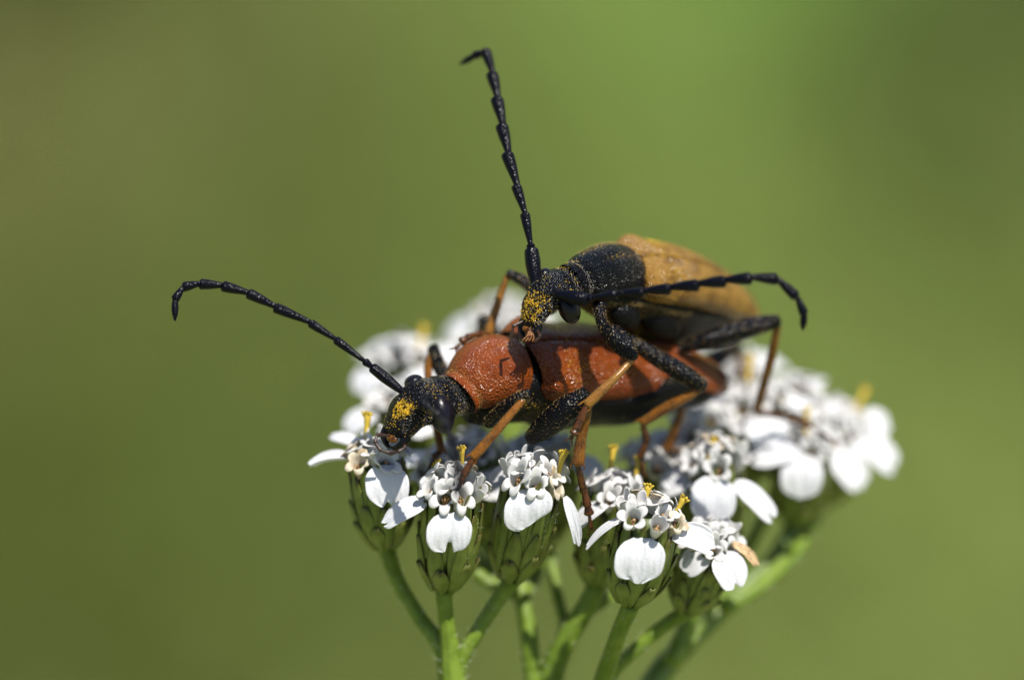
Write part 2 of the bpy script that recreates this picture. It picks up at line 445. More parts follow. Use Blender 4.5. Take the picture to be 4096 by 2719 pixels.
def floret_mesh(seed, open_=1.0, main='floret', raise_=0.0):
    """tubular disc floret with five recurved lobes and withered anthers in its mouth; local z up, mouth at z = 0, mm"""
    r = np.random.default_rng(seed)
    m = 50; th = np.linspace(0, 2 * np.pi, m, endpoint=False)
    k5 = np.floor(th / (2 * np.pi / 5)).astype(int) % 5
    lobe = np.abs(np.sin(2.5 * th)) ** .75                         # 0 in the clefts, 1 along each lobe
    size = r.uniform(.7, 1.2, 5)[k5]; curl = r.uniform(-.05, .42, 5)[k5]; lift = r.uniform(.04, .20, 5)[k5] + raise_
    rows, dep = [], []
    def ring(rad, z, d=0.0):
        rows.append(np.stack([rad * np.cos(th), rad * np.sin(th), np.broadcast_to(z, m)], 1)); dep.append(np.full(m, d))
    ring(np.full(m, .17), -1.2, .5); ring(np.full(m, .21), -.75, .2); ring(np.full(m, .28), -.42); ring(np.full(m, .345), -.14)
    ext = .31 * open_ * lobe * size
    prof = [0.0, .25, .5, .75, 1.0]
    for k in prof: ring(.375 + ext * k * (1 - .2 * curl * k), (.05 * k + lift * k - curl * k ** 3 * .6) * lobe ** .6 - .012)
    for k in prof[::-1]: ring(.362 + ext * k * .985 * (1 - .2 * curl * k), (.05 * k + lift * k - curl * k ** 3 * .6) * lobe ** .6 + .010)
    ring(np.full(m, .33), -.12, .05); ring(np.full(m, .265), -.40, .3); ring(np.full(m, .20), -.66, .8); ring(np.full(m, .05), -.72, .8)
    V = np.vstack(rows); F = grid_faces(len(rows), m, True); F.append(tuple(range(m))[::-1]); F.append(tuple((len(rows) - 1) * m + j for j in range(m)))
    nf = len(F); D = np.concatenate(dep)
    parts = []
    for k in range(6):
        a = r.uniform(0, 6.28); q = r.uniform(.02, .12); h = r.uniform(-.38, -.16)
        b = np.array([q * math.cos(a), q * math.sin(a), -.72]); tp = b * np.array([1.1, 1.1, 0]) + np.array([0, 0, h])
        parts.append(tube([b, (b + tp) / 2 + r.normal(size=3) * .02, tp], [.05, .05, .055], 5, 6, ref=[1, 0, .1]))
    v2, f2 = join(*parts)
    F = F + [tuple(i + len(V) for i in f) for f in f2]
    return mesh_data('disc_floret', np.vstack([V, v2]), F, [M[main], M['anther']], mi=[0] * nf + [1] * len(f2), attr={'depth': np.r_[D, np.zeros(len(v2))]})
FLORETS = [floret_mesh(40 + k, (.85, 1.0, 1.15, .95, 1.05, 1.2)[k]) for k in range(6)] + [floret_mesh(60, .35, raise_=.25), floret_mesh(61, .2, raise_=.3), floret_mesh(62, .8, main='wilted')]

def style_mesh(seed):
    r = np.random.default_rng(seed)
    parts = [tube([[0, 0, -.5], [0, 0, .1], [.03, 0, .6], [.05, .01, .88]], [.08, .09, .105, .15], 12, 10, ref=[0, 1, 0])]
    for k in range(7):
        a = k / 7 * 6.28; q = .12 + .06 * r.uniform()
        parts.append(tube([[.05 + .06 * math.cos(a), .06 * math.sin(a), .84], [.05 + q * math.cos(a), q * math.sin(a), .98 + .08 * r.uniform()], [.05 + 1.35 * q * math.cos(a), 1.35 * q * math.sin(a), .97 + .1 * r.uniform()]], [.06, .055, .045], 5, 6, ref=[0, 0.1, 1]))
    V, F = join(*parts)
    return mesh_data('style', V, F, M['style'])
STYLES = [style_mesh(k) for k in range(3)]

def petal(parent, base, tip, width, nrm, shape='heart', cup=.12, fold=0.0, seed=0, m_='petal', label=None):
    """ray petal between two points (mm), width across, facing nrm"""
    r = np.random.default_rng(seed + 100)
    base, tip = np.asarray(base, float), np.asarray(tip, float)
    ax = tip - base; Ln = np.linalg.norm(ax); ax /= Ln
    nr = unit(nrm - ax * (nrm @ ax)); sd = np.cross(nr, ax)
    n, m = 22, 23
    v = np.sin(np.linspace(0, 1, n) * np.pi / 2) ** .9; s = np.linspace(-1, 1, m)
    W = curve([0, .05, .14, .34, .56, .76, .89, .96, 1.0], [.34, .52, .78, .98, 1.0, .94, .78, .56, .30], v) * width / 2
    G = np.zeros((n, m, 3))
    ph = r.uniform(0, 6.28, 4)
    for i in range(n):
        for j in range(m):
            q = s[j]; x = q * W[i]; xn = x / (width / 2)
            cut = {'heart': .13 * math.exp(-(xn / .13) ** 2) + .03 * math.sin(5 * xn + ph[0]), 'bite': .30 * math.exp(-((xn - .08) / .15) ** 4) + .02 * math.sin(9 * xn + ph[0]),
                   'lobes': .07 * (math.exp(-((xn - .3) / .1) ** 2) + math.exp(-((xn + .28) / .1) ** 2)), 'round': .035 * math.sin(6 * xn + ph[0]) + .05 * math.exp(-((xn + .25) / .1) ** 2),
                   'spade': .30 * max(xn + .30, 0) ** 1.1 - .04}[shape]
            vv = v[i] * (1.02 - cut * v[i] ** 3)
            z = cup * (W[i] * abs(q)) ** 2 * (1.0 if fold == 0 else 1 + fold) - .07 * Ln * v[i] ** 2 + .07 * math.sin(math.pi * v[i]) * Ln
            z += .035 * (math.exp(-((q - .33) / .16) ** 2) + math.exp(-((q + .33) / .16) ** 2)) * width * math.sin(min(v[i] * 1.3, 1) * math.pi * .9)
            z += .022 * math.sin(5 * q + 4 * v[i] + ph[1]) * v[i] + .012 * math.sin(11 * q - 7 * v[i] + ph[2]) * v[i]
            if fold: x *= 1 - .35 * fold * abs(q) ** 1.5
            G[i, j] = base + ax * (vv * Ln) + sd * x + nr * z
    ac = np.tile(s, n) * np.repeat(W, m) * 2 / width; o = obj('petal', shell(G, .03), M[m_], parent, origin=base, attr={'across': np.r_[ac, ac]})
    if label: o['label'] = label
    return o

def basis(axis, seed=None):
    a = unit(axis); h = unit(np.cross(a, [0.3, 1, 0.2])); k = np.cross(a, h)
    if seed is not None:
        t = seed; h, k = h * math.cos(t) + k * math.sin(t), k * math.cos(t) - h * math.sin(t)
    return np.stack([h, k, a], 1)

def rotz(t): return np.array([[math.cos(t), -math.sin(t), 0], [math.sin(t), math.cos(t), 0], [0, 0, 1]])

NHEAD = [0]
def head(top, base, rad=1.0, petals=(), auto=0, styles=(), nfl=9, droop=.5, label=None, fl_scale=1.0, skip_az=None, wither=False):
    """one yarrow capitulum: top = (px,py,d) centre of the disc surface, base = (px,py,d) where the stem meets it"""
    NHEAD[0] += 1; sd = NHEAD[0]; r = np.random.default_rng(sd)
    T, B0 = P(*top), P(*base)
    ax = T - B0; H = np.linalg.norm(ax); ax /= H
    hz = (H - .75) / 3.0
    Bs = basis(ax, sd * 1.7)
    ri = rad * .90
    S3 = Bs @ np.diag([ri, ri, hz])
    o = put('flower_head', CORE, yarrow, S3, B0)
    if label: o['label'] = label
    for i, row in enumerate(BR_ROWS):
        n = row[5]
        for k in range(n):
            t = (k + .5 * (i % 2) + r.uniform(-.12, .12)) / n * 2 * math.pi
            put('bract', BRACTS[i][r.integers(2)], o, Bs @ rotz(t) @ np.diag([ri, ri, hz * r.uniform(.95, 1.04)]), B0)
    if nfl > 7:                 # the nearer heads show their woolly down
        k = 220; zz = r.uniform(.03, .95, k); t = r.uniform(0, 6.283, k)
        loc = np.stack([np.cos(t), np.sin(t), 0 * t], 1); rad_ = (involucre_r(zz) + .07) * 1.14 * ri
        pts_ = B0 + (loc * rad_[:, None]) @ Bs.T + np.outer(zz * 3.0 * hz, ax)
        hh = obj('hair', hairs(pts_, loc @ Bs.T + ax * .8 + r.normal(size=(k, 3)) * .6, r.uniform(.12, .38, k), .008), M['white_hair'], o); hh['kind'] = 'stuff'
    # disc florets on a shallow dome
    dome = .50
    pts = [(0, 0)]
    k1 = max(3, (nfl - 1) // 3); k2 = nfl - 1 - k1
    pts += [(.52, 2 * math.pi * (i + r.uniform(-.15, .15)) / k1) for i in range(k1)] + [(.90, 2 * math.pi * (i + .5 + r.uniform(-.15, .15)) / max(k2, 1)) for i in range(k2)]
    mouth0 = T - ax * .30
    fl = []
    for q, t in pts:
        rr = q * 1.25 * rad
        dirr = Bs @ np.array([math.cos(t), math.sin(t), 0])
        p = mouth0 + dirr * rr + ax * (dome * (1 - q * q) + r.uniform(-.08, .08))
        a2 = unit(ax + dirr * (q * .85) + r.normal(size=3) * .14)
        sc = fl_scale * r.uniform(.84, 1.0)
        put('disc_floret', FLORETS[r.choice(9, p=[.13] * 6 + [.08, .07, .07])], o, basis(a2, r.uniform(0, 6)) * sc, p)
        fl.append((p, a2))
    for q in styles:            # (px, py, d, length factor, lean)
        p = P(*q[:3]); tipp = P(*q[3:6])
        a2 = tipp - p; put('style', STYLES[r.integers(3)], o, basis(a2, r.uniform(0, 6)) @ np.diag([1, 1, np.linalg.norm(a2)]), p)
    for i, q in enumerate(petals):
        b, t, w, sh = P(*q[0]), P(*q[1]), q[2], q[3]
        kw = q[4] if len(q) > 4 else {}
        nrm = kw.pop('n', None); nrm = C(.1, .65, -.75) if nrm is None else C(*nrm)
        petal(o, b, t, w, nrm, sh, seed=sd * 10 + i, **kw)
    for i in range(auto):
        t = 2 * math.pi * (i + r.uniform(-.15, .15)) / auto + sd
        dirr = Bs @ np.array([math.cos(t), math.sin(t), 0])
        b = mouth0 + dirr * 1.15 * rad - ax * .25
        Ln = r.uniform(1.3, 1.7) * rad
        tp = b + unit(dirr - ax * droop * r.uniform(.4, 1.3)) * Ln
        petal(o, b, tp, r.uniform(1.4, 1.85) * rad, ax + dirr * .4, ('heart', 'lobes', 'round')[r.integers(3)], seed=sd * 10 + i)
    return o

# in front, sharp or nearly so
head((1500, 1782, .9), (1545, 2185, 2.6), .98, [
    ((1545, 1858, .2), (1545, 2012, -.1), 1.75, 'heart'), ((1430, 1838, 1.6), (1236, 1850, 1.5), .95, 'heart', dict(fold=1.0, cup=.5, n=(0, .9, -.4))),
    ((1440, 1775, 3.0), (1322, 1742, 3.6), .55, 'round')], styles=[(1462, 1775, 1.4, 1452, 1662, 1.6)], nfl=9,
    label='yarrow head under the red beetle\'s jaws with a petal stretched out sideways')
head((1822, 1912, -.7), (1775, 2350, 1.6), 1.02, [
    ((1705, 2005, -.7), (1533, 2078, -.6), 1.30, 'heart', dict(n=(-.2, .75, -.6))), ((1800, 2048, -1.5), (1794, 2205, -1.6), 1.80, 'bite')],
    styles=[(1848, 1905, -.2, 1848, 1800, -.1), (1765, 1900, .5, 1742, 1858, .6)], nfl=12, label='yarrow head gripped by a claw, its front petal with a bite out of the edge')
head((2145, 1866, -.4), (2045, 2310, 2.2), 1.0, [
    ((2116, 1952, -1.1), (2112, 2105, -1.3), 1.90, 'spade'), ((2260, 1985, -.6), (2325, 2180, -.6), .62, 'round', dict(fold=.8, cup=.4)),
    ((2040, 1880, .8), (1955, 1900, 1.2), .7, 'round')], styles=[(2225, 1935, -.3, 2243, 1822, -.2)], nfl=11, label='yarrow head with one broad pointed petal hanging in front')
head((2616, 2022, -1.0), (2520, 2405, 1.0), 1.05, [
    ((2570, 2150, -1.7), (2552, 2322, -1.8), 1.98, 'round'), ((2690, 2140, -1.2), (2860, 2205, -1.0), 1.65, 'heart', dict(fold=.6, cup=.3)),
    ((2500, 2070, -.8), (2345, 2175, -.6), .80, 'lobes', dict(fold=.5, cup=.35, n=(-.2, .85, -.4)))],
    styles=[(2570, 2035, -.9, 2600, 1945, -.8), (2690, 2070, -.9, 2738, 1995, -.8)], nfl=11, label='yarrow head with two yellow styles and a large round petal facing out')
head((2455, 1930, 1.8), (2390, 2330, 4.0), .95, [
    ((2425, 2010, 1.1), (2300, 2090, .9), 1.25, 'lobes', dict(n=(-.3, .85, -.4)))], styles=[(2440, 1900, 2.2, 2435, 1800, 2.4), (2545, 1900, 3.0, 2555, 1840, 3.2)], nfl=8,
    label='yarrow head beneath the red beetle\'s middle foot')
head((2865, 2130, 1.6), (2745, 2440, 3.4), .9, [
    ((2878, 2215, .9), (2958, 2350, .7), 1.45, 'heart'), ((2930, 2170, 1.2), (3035, 2262, 1.2), .6, 'round', dict(m_='withered', fold=.8, cup=.5, label='withered beige petal')),
    ((2830, 2200, 1.2), (2740, 2275, 1.2), 1.3, 'round')], nfl=11, label='yarrow head going brown with one withered beige petal')
head((2860, 1790, 4.00), (2860, 2200, 6.40), 1.0, [
    ((2848, 1905, 3.20), (2852, 2085, 3.00), 1.85, 'lobes'), ((2940, 1925, 3.60), (3095, 2070, 3.40), 1.05, 'heart'), ((2780, 1900, 4.20), (2640, 1955, 4.40), 1.3, 'round')],
    styles=[(2830, 1850, 3.80, 2860, 1765, 4.00)], nfl=10, label='yarrow head with a square front petal and a narrow petal beside it')
head((3225, 1735, 8.00), (3180, 2080, 10.50), 1.0, [
    ((3185, 1780, 7.40), (3010, 1830, 7.00), 1.75, 'heart'), ((3215, 1820, 7.00), (3200, 1990, 6.80), 1.75, 'round')], auto=0, styles=[(3225, 1720, 8.00, 3232, 1640, 8.20)], nfl=8,
    label='yarrow head reached by the tan beetle\'s hind foot')
head((3360, 1665, 11.00), (3290, 2000, 13.50), 1.05, [
    ((3320, 1790, 10.00), (3455, 1955, 9.80), 1.55, 'lobes'), ((3420, 1740, 10.60), (3585, 1880, 10.60), 1.5, 'heart'), ((3450, 1670, 11.50), (3560, 1720, 11.80), 1.4, 'round')],
    styles=[(3420, 1640, 11.60, 3455, 1560, 12.00)], nfl=10, label='outermost yarrow head beyond the tan beetle\'s hind foot')
# behind and below the beetles
back = [((3020, 1560, 8.5), (3010, 1900, 11), 4, [(2990, 1540, 8.5, 2995, 1440, 9.0)]), ((3190, 1560, 11), (3150, 1880, 13.5), 5, []),
        ((1600, 1390, 11.5), (1680, 1720, 13.5), 5, [(1680, 1400, 11.5, 1698, 1320, 12)]), ((1600, 1570, 8.0), (1640, 1930, 10), 4, []),
        ((1850, 1400, 12.5), (1870, 1740, 14.5), 5, []), ((2010, 1240, 16), (2040, 1560, 18), 5, []), 
        ((1920, 1775, 4.5), (1950, 2150, 7), 4, []), ((1780, 1830, 3.6), (1800, 2180, 6), 3, []), ((2190, 1770, 5.5), (2190, 2150, 8), 4, []), ((2620, 1800, 5.6), (2600, 2190, 8), 4, []), ((2800, 1660, 7.5), (2780, 2040, 10), 4, []),
        ((2920, 1430, 13), (2900, 1760, 15), 5, [])]
BL = ['yarrow head in shade behind the beetles'] * len(back)
for (t, b, a, st), lb in zip(back, BL):
    head(t, b, 1.0, auto=a, styles=st, nfl=7, fl_scale=1.08, label=None)

def stem(pts, w, m_='stem', n=30):
    w = [q * .88 for q in w]; pw = PP(pts); V, F = tube(pw, [q / 200 for q in w], n, 32)
    a = spline(np.c_[pw, [q / 200 for q in w]], n + 8); k = len(V) // 32
    c = V.reshape(k, 32, 3).mean(1, keepdims=True)
    V = (c + (V.reshape(k, 32, 3) - c) * (1 + .045 * np.cos(np.arange(32) * 2 * np.pi / 32 * 8))[None, :, None]).reshape(-1, 3)
    o = obj('stem', (V, F), M[m_], yarrow)
    ix = rng.integers(32 * 5, len(V) - 32 * 5, 170); p = V[ix]; d = p - c[ix // 32, 0]
    t = unit(pw[0] - pw[-1])
    hh = obj('hair', hairs(p, d / np.linalg.norm(d, axis=1)[:, None] + t * .5 + rng.normal(size=p.shape) * .5, rng.uniform(.12, .4, len(p)), .009), M['white_hair'], o); hh['kind'] = 'stuff'
    return o
J = (2240, 3500, 5)
stem([(1545, 2190, 3.0), (1590, 2320, 3.2), (1680, 2470, 3.0), (1770, 2600, 2.6), (1800, 2760, 2.6)], [78, 66, 66, 80, 100])
stem([(1775, 2370, 1.6), (1785, 2480, 1.9), (1800, 2600, 2.2), (1825, 2800, 2.6), (1950, 3150, 3.6), J], [74, 68, 88, 130, 140, 160])
stem([(2045, 2325, 2.2), (1990, 2400, 2.4), (1900, 2540, 2.4), (1840, 2650, 2.5), (1825, 2800, 2.6)], [80, 70, 66, 70, 90])
stem([(2060, 2240, 6.5), (2085, 2380, 5.5), (2115, 2540, 5), (2140, 2760, 5), (2190, 3100, 5), J], [70, 76, 80, 86, 100, 120])
stem([(2190, 2150, 8), (2205, 2260, 7), (2240, 2420, 6), (2262, 2500, 5.5), (2250, 2600, 5.2)], [50, 50, 52, 60, 60])
stem([(2390, 2335, 4.0), (2345, 2430, 4.2), (2265, 2560, 4.6), (2200, 2720, 5), (2180, 3000, 5), J], [86, 92, 104, 116, 120, 120])
stem([(2520, 2430, 1.0), (2480, 2520, 1.6), (2440, 2640, 2.6), (2390, 2800, 3.6), (2290, 3200, 4.6), J], [80, 72, 80, 90, 100, 110])
stem([(2745, 2445, 3.4), (2660, 2500, 3.8), (2540, 2600, 4), (2420, 2740, 4.2), (2300, 3100, 5)], [70, 64, 62, 70, 80])
stem([(3180, 2085, 10.5), (3080, 2260, 9.5), (2900, 2420, 8.5), (2740, 2580, 7.6), (2610, 2740, 7), (2400, 3150, 5.6), J], [70, 84, 100, 116, 122, 130, 140], 'stem_pale')
stem([(3290, 2005, 13.5), (3200, 2180, 10), (3040, 2340, 8), (2900, 2430, 7)], [70, 74, 80, 80])
stem([(2860, 2205, 6.4), (2840, 2320, 6), (2760, 2480, 6.2), (2690, 2640, 6)], [70, 74, 80, 90])
for (t, b, a, st) in back:
    p0 = np.array(b, float); p2 = np.array((2086, 2385, 5.5) if b[0] < 2300 else (2330, 2455, 4.4) if b[0] < 2700 else (2740, 2580, 6.0))
    mid = p0 * .5 + p2 * .5; mid[1] += 40
    stem([tuple(p0), tuple(mid), tuple(p2)], [62, 62, 66])
pj = P(*J)
obj('main_stem', tube([pj + [0, 0, 6], pj - [0, 0, 20], [60, 40, -250], yarrow_base], [.9, 1.5, 1.8, 2.2], 40, 16), M['stem'], yarrow)

# ------------------------------------------------------------------ beetles
def leg(parent, femur, tibia, tarsus, fm='black_leg', tm='brown_leg', fringe=True, label=None, hair='hair'):
    """femur, tibia: lists of (px,py,d,r); tarsus: list of (px,py,d) joints"""
    f = np.array(femur, float); t = np.array(tibia, float)
    fo = obj('leg', tube(PP(f[:, :3]), f[:, 3], 22, 14), M[fm], parent, origin=P(*femur[0][:3]))
    tb = tube(PP(t[:, :3]), t[:, 3], 22, 12, flat=.85)
    e0, e1 = PP(t[-2:, :3]); ed = unit(e1 - e0); es = unit(np.cross(ed, FWD))
    tb = join(tb, *[tube([e1 + es * sg * t[-1, 3] * .8, e1 + es * sg * t[-1, 3] * 1.05 + ed * .14, e1 + es * sg * t[-1, 3] * 1.0 + ed * .30], [.045, .035, .01], 6, 6) for sg in (1, -1)])
    obj('tibia', tb, M[tm], fo)
    hp = []
    for seg, rr, k in ((f, f[:, 3], 260), (t, t[:, 3], 620)):
        a = spline(np.c_[PP(seg[:, :3]), rr], 60)
        ix = rng.integers(0, 59, k); c = a[ix, :3]; tt = a[np.minimum(ix + 1, 59), :3] - c; tt /= np.linalg.norm(tt, axis=1)[:, None] + 1e-9
        nrm = rng.normal(size=(k, 3)); nrm -= tt * (nrm * tt).sum(1)[:, None]; nrm /= np.linalg.norm(nrm, axis=1)[:, None]
        hp.append((c + nrm * a[ix, 3:4] * .97, nrm * .55 + tt * .9))
    p = np.vstack([q[0] for q in hp]); d = np.vstack([q[1] for q in hp])
    h = obj('hair', hairs(p, d, rng.uniform(.07, .16, len(p)), .006), M[hair], fo); h['kind'] = 'stuff'
    k2 = 80; g = rng.permutation(260)[:k2]
    h2 = obj('pollen', grains(p[g] + d[g] * .01, rng.uniform(.008, .017, k2)), M['pollen' if tm != 'gold_leg' else 'setae_gold'], fo); h2['kind'] = 'stuff'
    if len(tarsus) > 1:
        J_ = PP(tarsus); k = len(J_) - 1
        parts = []
        for i in range(k):
            a, b = J_[i], J_[i + 1]; last = i == k - 1
            w0, w1 = (.065, .10) if last else (.115, (.17, .18, .22, .18)[min(i, 3)])
            parts.append(tube([a, a * .5 + b * .5, b], [w0, (w0 + w1) / 2, w1], 8, 10, flat=.75))
        dr = unit(J_[-1] - J_[-2]); sdv = unit(np.cross(dr, FWD))
        for s in (-1, 1):
            b = J_[-1]; parts.append(tube([b, b + dr * .14 + sdv * s * .10, b + dr * .27 + sdv * s * .22 - UPV * .03], [.05, .04, .012], 8, 6))
        ts = obj('tarsus', join(*parts), M['tarsus'], fo)
    if label: fo['label'] = label
    return fo

def antenna(parent, joints, widths, serr=0.0, serr_dir=None, label=None):
    Jn = PP(joints)
    root = None
    for i in range(len(Jn) - 1):
        a, b = Jn[i], Jn[i + 1]; w = widths[i] * .60; L = np.linalg.norm(b - a)
        bb = a + (b - a) * .98
        if i == 0: rr = [w * .58, w * .9, w * 1.05, w * .98]
        else: rr = [w * .46, w * .68, w * .90, w * 1.02]
        pts = [a, a * .66 + bb * .34, a * .33 + bb * .67, bb]
        sd = None
        if serr and i > 2 and i < len(Jn) - 2:
            sv = np.asarray(serr_dir, float); sv = unit(sv - unit(b - a) * (sv @ unit(b - a)))
            sd = (sv, lambda t, s=serr * w: s * (t ** 1.5 - .3))
        if i == len(Jn) - 2: rr = [w * .6, w * .9, w * .8, w * .25]
        o = obj('antenna' if root is None else 'segment', tube(pts, rr, 14, 12, side=sd), M['black_antenna'], root or parent, origin=a)
        root = root or o
    if label: root['label'] = label
    a = spline(Jn, 260); tt = np.gradient(a, axis=0); tt /= np.linalg.norm(tt, axis=1)[:, None]
    nr = rng.normal(size=a.shape); nr -= tt * (nr * tt).sum(1)[:, None]; nr /= np.linalg.norm(nr, axis=1)[:, None]
    rad = np.interp(np.linspace(0, 1, 260), np.linspace(0, 1, len(widths)), widths) / 2 * .7
    h = obj('hair', hairs(a + nr * rad[:, None], nr * .5 + tt, rng.uniform(.06, .13, 260), .006), M['hair_dark'], root); h['kind'] = 'stuff'
    return root

def elytron(L, side, parent, m_, lift=0.0, name='elytron'):
    n, m = 56, 30
    u = np.linspace(0, 1, n)                            # 0 = tip, 1 = base (stations run rear to front)
    top = 89.0 - 34 * np.clip((.14 - u) / .14, 0, 1) ** 1.6
    low = -26 + lift * gauss(u, .30, .12)[:, None]
    a = low + (top[:, None] - low) * np.linspace(0, 1, m)[None]
    ang = a if side > 0 else 180 - a
    G = L.at(np.broadcast_to(u[:, None], ang.shape), ang)
    c0 = L.at(np.broadcast_to(u[:, None], ang.shape), ang, 0.0)
    k = 1 + .17 * gauss(u, .925, .05)[:, None] * gauss(a, 26, 24) - .10 * gauss(u, .80, .06)[:, None] * gauss(a, 45, 30)
    k = k - .035 * np.clip((a - 80) / 9, 0, 1) ** 2 + .02 * gauss(a, -18, 7)
    G = c0 + (G - c0) * k[..., None]
    if side < 0: G = G[:, ::-1]
    return obj(name, shell(G, .06), M[m_], parent)

def ellipsoid(c, ax, n=20, m=28):
    th = np.linspace(0, np.pi, n); ph = np.linspace(0, 2 * np.pi, m, endpoint=False)
    U = np.stack([np.sin(th)[:, None] * np.cos(ph), np.sin(th)[:, None] * np.sin(ph), np.cos(th)[:, None] + 0 * ph], -1)
    return (np.asarray(c) + U @ np.asarray(ax)).reshape(-1, 3), grid_faces(n, m, True)

def mouthparts(headobj, tip, fwd, dor, lat, s=1.0):
    """labrum, mandibles and curling palps at the end of the muzzle"""
    t = np.asarray(tip)
    obj('labrum', ellipsoid(t + fwd * .10 * s + dor * .10 * s, np.stack([fwd * .17 * s, lat * .27 * s, dor * .11 * s]), 10, 16), M['mouth'], headobj)
    for sg in (1, -1):
        b = t + lat * sg * .42 * s - dor * .05 * s - fwd * .18 * s
        obj('mandible', tube([b, b + fwd * .30 * s + lat * sg * .02 * s, b + fwd * .56 * s - lat * sg * .22 * s, b + fwd * .62 * s - lat * sg * .46 * s], np.array([.20, .17, .10, .03]) * s, 14, 10), M['black_smooth'], headobj)

# ---- frames shared by both animals
WUP = np.array([0, 0, 1.0])

# ================= the red female below
FX = thing('beetle', 'red beetle with black head standing on the white flowers under the other', 'beetle', P(2300, 1850, 2))
F_D = C(-.12, .66, -.74)
f_ely = Loft([(2905, 1545, 5.6, .26, .22, .25), (2860, 1526, 5.4, .68, .50, .5), (2770, 1498, 5.0, 1.02, .78, .7), (2640, 1476, 4.4, 1.40, 1.00, .8), (2480, 1460, 3.7, 1.75, 1.16, .85),
              (2330, 1450, 3.0, 1.98, 1.24, .9), (2215, 1446, 2.4, 2.06, 1.26, .9), (2120, 1450, 1.9, 1.92, 1.16, .85), (2078, 1454, 1.6, 1.64, .92, .7)], F_D, 64)
elytron(f_ely, 1, FX, 'red_elytra', lift=78); elytron(f_ely, -1, FX, 'red_elytra')  # raised left edge bares black abdomen, shaped to stand in for the male's shadow
f_body = Loft([(2890, 1552, 5.5, .15, .1, .15), (2800, 1536, 5.1, .92, .5, .85), (2640, 1502, 4.4, 1.46, .92, 1.8), (2480, 1505, 3.7, 1.68, .6, 2.3), (2320, 1490, 3.0, 1.80, .6, 2.6),
               (2200, 1490, 2.3, 1.78, .6, 2.6), (2120, 1500, 1.8, 1.45, 1.0, 2.2), (2030, 1525, 1.3, 1.34, 1.0, 1.95), (1940, 1560, .9, 1.16, .7, 1.7), (1868, 1586, .5, .84, .5, 1.25)], F_D, 60)
obj('body', f_body.closed(40, lambda u, a: 1 + .02 * np.abs(np.sin(u * 22)) * (u < .55)), M['black_body'], FX)
f_pro = Loft([(2062, 1468, 1.5, 1.24, .98, .6), (2046, 1470, 1.4, 1.44, 1.16, .7), (1998, 1484, 1.1, 1.62, 1.34, .8), (1940, 1508, .7, 1.58, 1.30, .8), (1890, 1540, .35, 1.32, 1.04, .75), (1852, 1564, .1, 1.06, .78, .7), (1834, 1576, 0, .98, .68, .65)], C(-.25, .58, -.78), 44)
def cap_shell(L, a0, a1, bulge=None):
    n, m = 44, 56
    u = np.linspace(0, 1, n)[:, None]; a = np.linspace(a0, a1, m)[None]
    u, a = np.broadcast_arrays(u, a)
    G = L.at(u, a); c0 = L.at(u, a, 0.0)
    k = np.ones_like(u)
    if bulge is not None: k = bulge(u, a)
    return shell(c0 + (G - c0) * k[..., None], .07)
pro_k = lambda u, a: 1 - .05 * gauss(a, 90, 10) * gauss(u, .35, .4) + .03 * gauss(a, 40, 25) * gauss(u, .35, .25) - .12 * gauss(u, .90, .05) + .06 * gauss(u, 1, .03) - .06 * gauss(u, .07, .03) + .05 * gauss(u, 0, .03)
obj('pronotum', cap_shell(f_pro, -32, 212, pro_k), M['red'], FX)
f_neck = Loft([(1905, 1545, .6, .80, .60, .70), (1858, 1564, .3, .92, .66, .80), (1815, 1576, 0, .92, .66, .85), (1772, 1586, -.3, .98, .66, .90), (1725, 1596, -.6, 1.04, .68, .95), (1680, 1612, -.85, 1.00, .70, .92),
               (1640, 1642, -1.0, .90, .64, .80), (1610, 1682, -1.05, .80, .50, .66), (1590, 1716, -1.05, .72, .38, .52), (1578, 1742, -1.05, .52, .24, .34)], None, 60, lateral=C(.55, -.62, -.55))
def head_k(u, a):
    k = 1 - .16 * gauss(u, .27, .06) + .06 * gauss(u, .38, .05) - .10 * gauss(a, 90, 9) * gauss(u, .60, .14)
    k = k + .16 * gauss(u, .62, .05) * (gauss(a, 55, 13) + gauss(a, 125, 13)) - .10 * gauss(u, .70, .03) * (gauss(a, 20, 22) + gauss(a, 160, 22))
    return k - .07 * gauss(u, .84, .018) * np.clip(np.sin(np.radians(a)), 0, 1) + .06 * gauss(u, .80, .04) * (gauss(a, 0, 25) + gauss(a, 180, 25)) - .04 * gauss(u, .93, .012)
f_head = obj('head', f_neck.closed(44, head_k, 72), M['black'], FX)
def eye(headobj, px, py, d, long_, wide, deep, ang):
    a = math.radians(ang); v = C(math.cos(a), math.sin(a), 0); w = C(-math.sin(a), math.cos(a), 0)
    obj('eye', ellipsoid(P(px, py, d), np.stack([v * long_, w * wide, FWD * deep])), M['eye'], headobj)
eye(f_head, 1766, 1652, -1.02, .84, .50, .62, 103); eye(f_head, 1655, 1528, -.2, .40, .30, .45, 20)
i = -2
mouthparts(f_head, f_neck.c[-1], f_neck.t[-3], f_neck.d[-3], f_neck.l[-3], 1.15)
for pts in ([(1560, 1742, -1.4), (1508, 1738, -1.6), (1500, 1770, -1.7), (1522, 1800, -1.8), (1560, 1812, -1.8)], [(1620, 1772, -1.5), (1618, 1790, -1.9), (1595, 1805, -2.0), (1562, 1814, -1.9)]):
    obj('palp', join(*[tube([a, (a + b) / 2, b], [.05, .07, .09], 8, 8) for a, b in zip(PP(pts)[:-1], PP(pts)[1:])]), M['dark_leg'], f_head)
